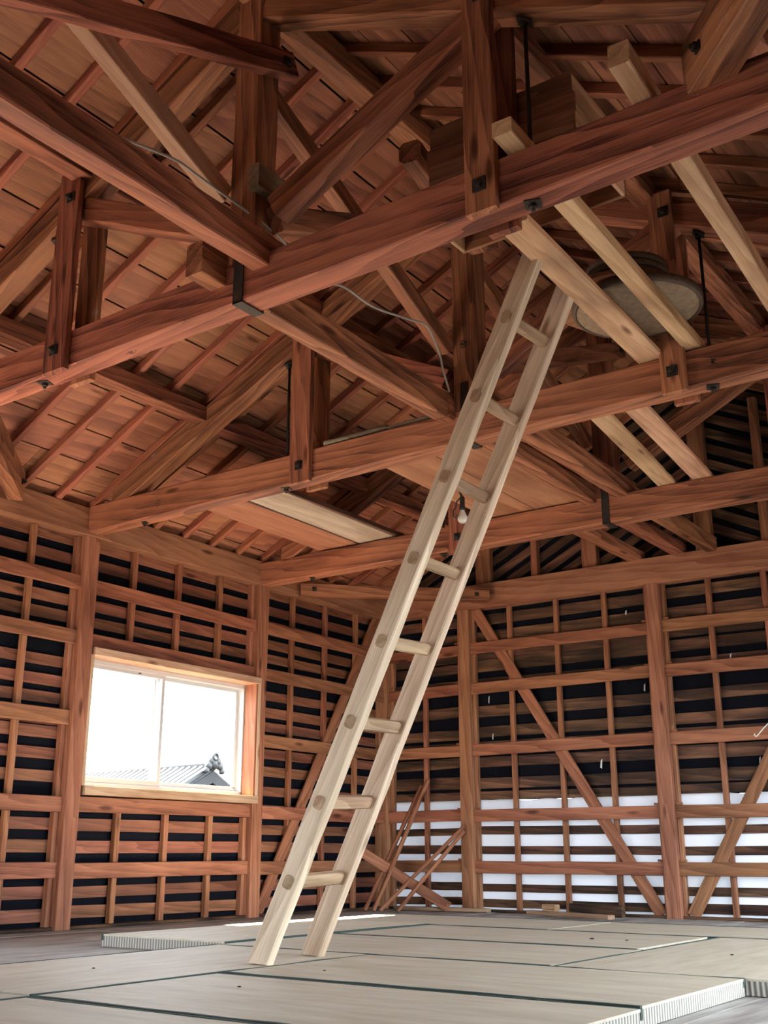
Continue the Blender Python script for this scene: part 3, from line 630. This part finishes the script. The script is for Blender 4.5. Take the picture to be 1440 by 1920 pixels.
# ------------------------------------------------------------------ ladder
ld = thing('wooden_ladder', (2.93, -4.8, .055), 'long wooden ladder leaning up to the attic boards', 'ladder')
A0 = Vector((2.925, -4.985, .058)); A1 = Vector((4.13, -4.79, 2.83)); B0 = Vector((2.845, -4.56, .058)); B1 = Vector((4.10, -4.43, 2.83))
def rail(a, b_, ext):
    d = (b_-a).normalized(); n = Vector((-1, 0, 0)); n = (n - d*n.dot(d)).normalized()
    beam('rail', a, a+d*ext, .050, .092, 'ladder', ld, up=n, seg=24, jit=.0016, c=.005, endcut=(-.035, 0)); return d, n
dA, nA = rail(A0, A1, 3.12); dB, nB = rail(B0, B1, 3.12)
for sA, sB in ((.335, .35), (.665, .69), (1.005, 1.03), (1.35, 1.39), (1.71, 1.74), (2.07, 2.10), (2.43, 2.47), (2.79, 2.85)):
    a = A0+dA*sA; b_ = B0+dB*sB; d = (b_-a).normalized()
    beam('rung', a-d*.030, b_+d*.030, .042, .052, 'rung', ld, up=dA, c=.013)

# ------------------------------------------------------------------ bulb and cables
lb = thing('light_bulb', (2.44, -2.60, 2.52), 'bare frosted bulb hanging on a black twisted cord behind the ladder', 'light bulb')
bx, by = 2.452, -2.60
lathe('bulb', [(0, 0), (.018, .003), (.030, .014), (.034, .030), (.031, .046), (.022, .064), (.016, .080), (.015, .092), (0, .092)], (bx, by, 2.53), 'bulb', lb, n=24)
lathe('socket', [(0, 0), (.019, 0), (.020, .02), (.017, .03), (.017, .085), (.012, .095), (0, .095)], (bx, by, 2.618), 'blackc', lb, n=20)
n = 40
for ph in (0, math.pi):
    tube('twisted_cord', [(bx-.02*math.sin(i/n*3.1)+.006*math.cos(i*.9+ph), by+.006*math.sin(i*.9+ph), 2.71+(2.83-2.71)*i/n) for i in range(n+1)], .0035, 'blackc', lb, n=6)
pts = [(bx-.015, by, 2.72), (bx-.055, by, 2.655), (bx-.075, by, 2.60), (bx-.055, by, 2.575), (bx-.02, by, 2.60)]
pts2 = []
for i in range(len(pts)-1):
    for k in range(6):
        t = k/6; p = Vector(pts[i]).lerp(Vector(pts[i+1]), t); pts2.append(p+Vector((.005*math.cos(len(pts2)*1.1), .005*math.sin(len(pts2)*1.1), 0)))
tube('cord_loop', pts2, .0045, 'blackc', lb, n=6)
def smoothpath(P, n=8):
    P = [Vector(p) for p in P]; out = []
    for i in range(len(P)-1):
        p0 = P[max(i-1, 0)]; p1 = P[i]; p2 = P[i+1]; p3 = P[min(i+2, len(P)-1)]
        for k in range(n):
            t = k/n; out.append(.5*((2*p1)+(p2-p0)*t+(2*p0-5*p1+4*p2-p3)*t*t+(3*p1-p0-3*p2+p3)*t**3))
    return out+[P[-1]]
tag(tube('electric_cable', smoothpath([(3.10, -6.5, 3.02), (3.07, -6.12, 3.13), (3.07, -5.85, 3.19), (3.06, -5.70, 3.20), (3.21, -5.30, 3.02), (3.06, -5.0, 2.98), (3.05, -4.71, 3.13), (3.05, -4.42, 3.135), (3.05, -4.1, 3.20), (3.05, -3.92, 3.23), (3.05, -3.80, 3.12), (3.05, -3.766, 3.04), (3.05, -3.70, 2.92)]), .006, 'cord'), 'slack grey electric cable strung between the king posts', 'cable')
tag(tube('wire_hook', smoothpath([(3.84, -1.0, 1.32), (3.78, -1.0, 1.27), (3.735, -1.0, 1.225), (3.722, -1.0, 1.222), (3.716, -1.0, 1.232), (3.720, -1.0, 1.238)]), .0035, 'wire'), 'bent white wire hook near the right picture edge', 'wire')

# ------------------------------------------------------------------ loose timber in the far corner
def pole(A, B, r, lab): return tag(beam('loose_pole', A, B, r*2, r*2, 'rail', None, c=r*.5, seg=6, jit=.002), lab, 'pole', 'poles leaning in the far corner')
pole((.17, -.56, .012), (.40, -.02, 1.05), .016, 'left of the two tall poles leaning steeply in the far corner')
pole((.26, -.56, .012), (.47, -.02, 1.10), .017, 'right of the two tall poles leaning steeply in the far corner')
pole((.26, -.46, .012), (.84, -.02, .70), .016, 'thinner slanting pole leaning against the first far wall post')
pole((.40, -.40, .012), (.845, -.035, .66), .016, 'thicker slanting pole leaning against the first far wall post')
lone('leaning_board', (.74, -.13, .035), (.06, -.50, .50), .05, .085, 'post', 'short stout timber lying across the leaning poles in the corner', 'timber')
fs_ = 'offcuts lying along the far wall'
lone('floor_plank', (1.60, -.30, .030), (2.44, -.62, .030),   .07, .03, 'rung', 'long thin plank on the floor along the far wall', 'plank', fs_)
lone('floor_plank', (1.92, -.22, .058), (2.42, -.36, .058), .04, .085, 'dlath', 'short dark plank standing behind the thin plank', 'plank', fs_)
lone('wood_block', (1.66, -.16, .030), (1.79, -.20, .030), .06, .032, 'pale', 'lower pale wood block by the far wall', 'block', fs_)
lone('wood_block', (1.66, -.16, .068), (1.79, -.20, .068), .06, .038, 'pale', 'upper pale wood block by the far wall', 'block', fs_)
lone('floor_plank', (.20, -.14, .02), (1.10, -.08, .02),   .08, .03, 'rung', 'plank on the floor at the foot of the first far wall post', 'plank', fs_)

# ------------------------------------------------------------------ neighbour house seen through the window
hs = thing('neighbour_house', (-14, 12.17, -3.2), 'tiled roof gable with a ridge ornament seen through the window', 'house')
HX, HY, HZ = -14.56, 12.20, 2.50
sl = .52; hw = 4.0; Lr = 9.0
for s, nm in ((-1, 'roof_slope'), (1, 'roof_slope')):
    rs = mesh_obj(nm, [(HX+.5, HY, HZ), (HX+.5, HY+s*hw, HZ-sl*hw), (HX-Lr, HY+s*hw, HZ-sl*hw), (HX-Lr, HY, HZ), (HX+.5, HY, HZ-.12), (HX+.5, HY+s*hw, HZ-sl*hw-.12), (HX-Lr, HY+s*hw, HZ-sl*hw-.12), (HX-Lr, HY, HZ-.12)],
                  [(0, 1, 2, 3), (4, 7, 6, 5), (0, 4, 5, 1), (1, 5, 6, 2), (2, 6, 7, 3), (3, 7, 4, 0)], 'tile', hs)
    if s < 0:
        for i in range(38):
            x = HX+.45-i*.22
            tube('tile_row', [(x, HY+s*.08, HZ+.02), (x, HY+s*hw, HZ-sl*hw+.02)], .085, 'tile', rs, n=8)
    # barge board
    mesh_obj('barge_board', [(HX+.54, HY, HZ-.06), (HX+.54, HY+s*hw, HZ-sl*hw-.06), (HX+.54, HY+s*hw, HZ-sl*hw-.34), (HX+.54, HY, HZ-.34), (HX+.48, HY, HZ-.06), (HX+.48, HY+s*hw, HZ-sl*hw-.06), (HX+.48, HY+s*hw, HZ-sl*hw-.34), (HX+.48, HY, HZ-.34)],
             [(0, 1, 2, 3), (4, 7, 6, 5), (0, 4, 5, 1), (3, 2, 6, 7), (1, 5, 6, 2)], 'gablew', hs)
mesh_obj('gable_wall', [(HX, HY-hw+.5, -3.2), (HX, HY+hw-.5, -3.2), (HX, HY+hw-.5, HZ-sl*(hw-.5)), (HX, HY, HZ-.1), (HX, HY-hw+.5, HZ-sl*(hw-.5)), (HX-Lr, HY-hw+.5, -3.2), (HX-Lr, HY-hw+.5, HZ-sl*(hw-.5))], [(0, 1, 2, 3, 4), (0, 4, 6, 5)], 'gabley', hs)
tube('ridge_tile', [(HX+.55, HY, HZ+.06), (HX-Lr, HY, HZ+.06)], .11, 'tile', hs, n=10)
orn = lathe('ridge_ornament', [(.055, -.05), (.10, -.05), (.11, 0), (.10, .05), (.055, .05), (.055, -.05)], (HX+.58, HY, HZ+.30), 'tile', hs, n=16, axis=(1, 0, 0))
for k, (dy, dz, r) in enumerate(((-.11, .16, .09), (.11, .16, .09), (-.20, .04, .09), (.20, .04, .09), (-.28, -.08, .07), (.28, -.08, .07), (0, .10, .12))):
    lathe('ornament_scroll', [(0, -.06), (r, -.05), (r*1.05, 0), (r, .05), (0, .06)], (HX+.56, HY+dy, HZ+dz+.03), 'tile', orn, n=14, axis=(1, 0, 0))
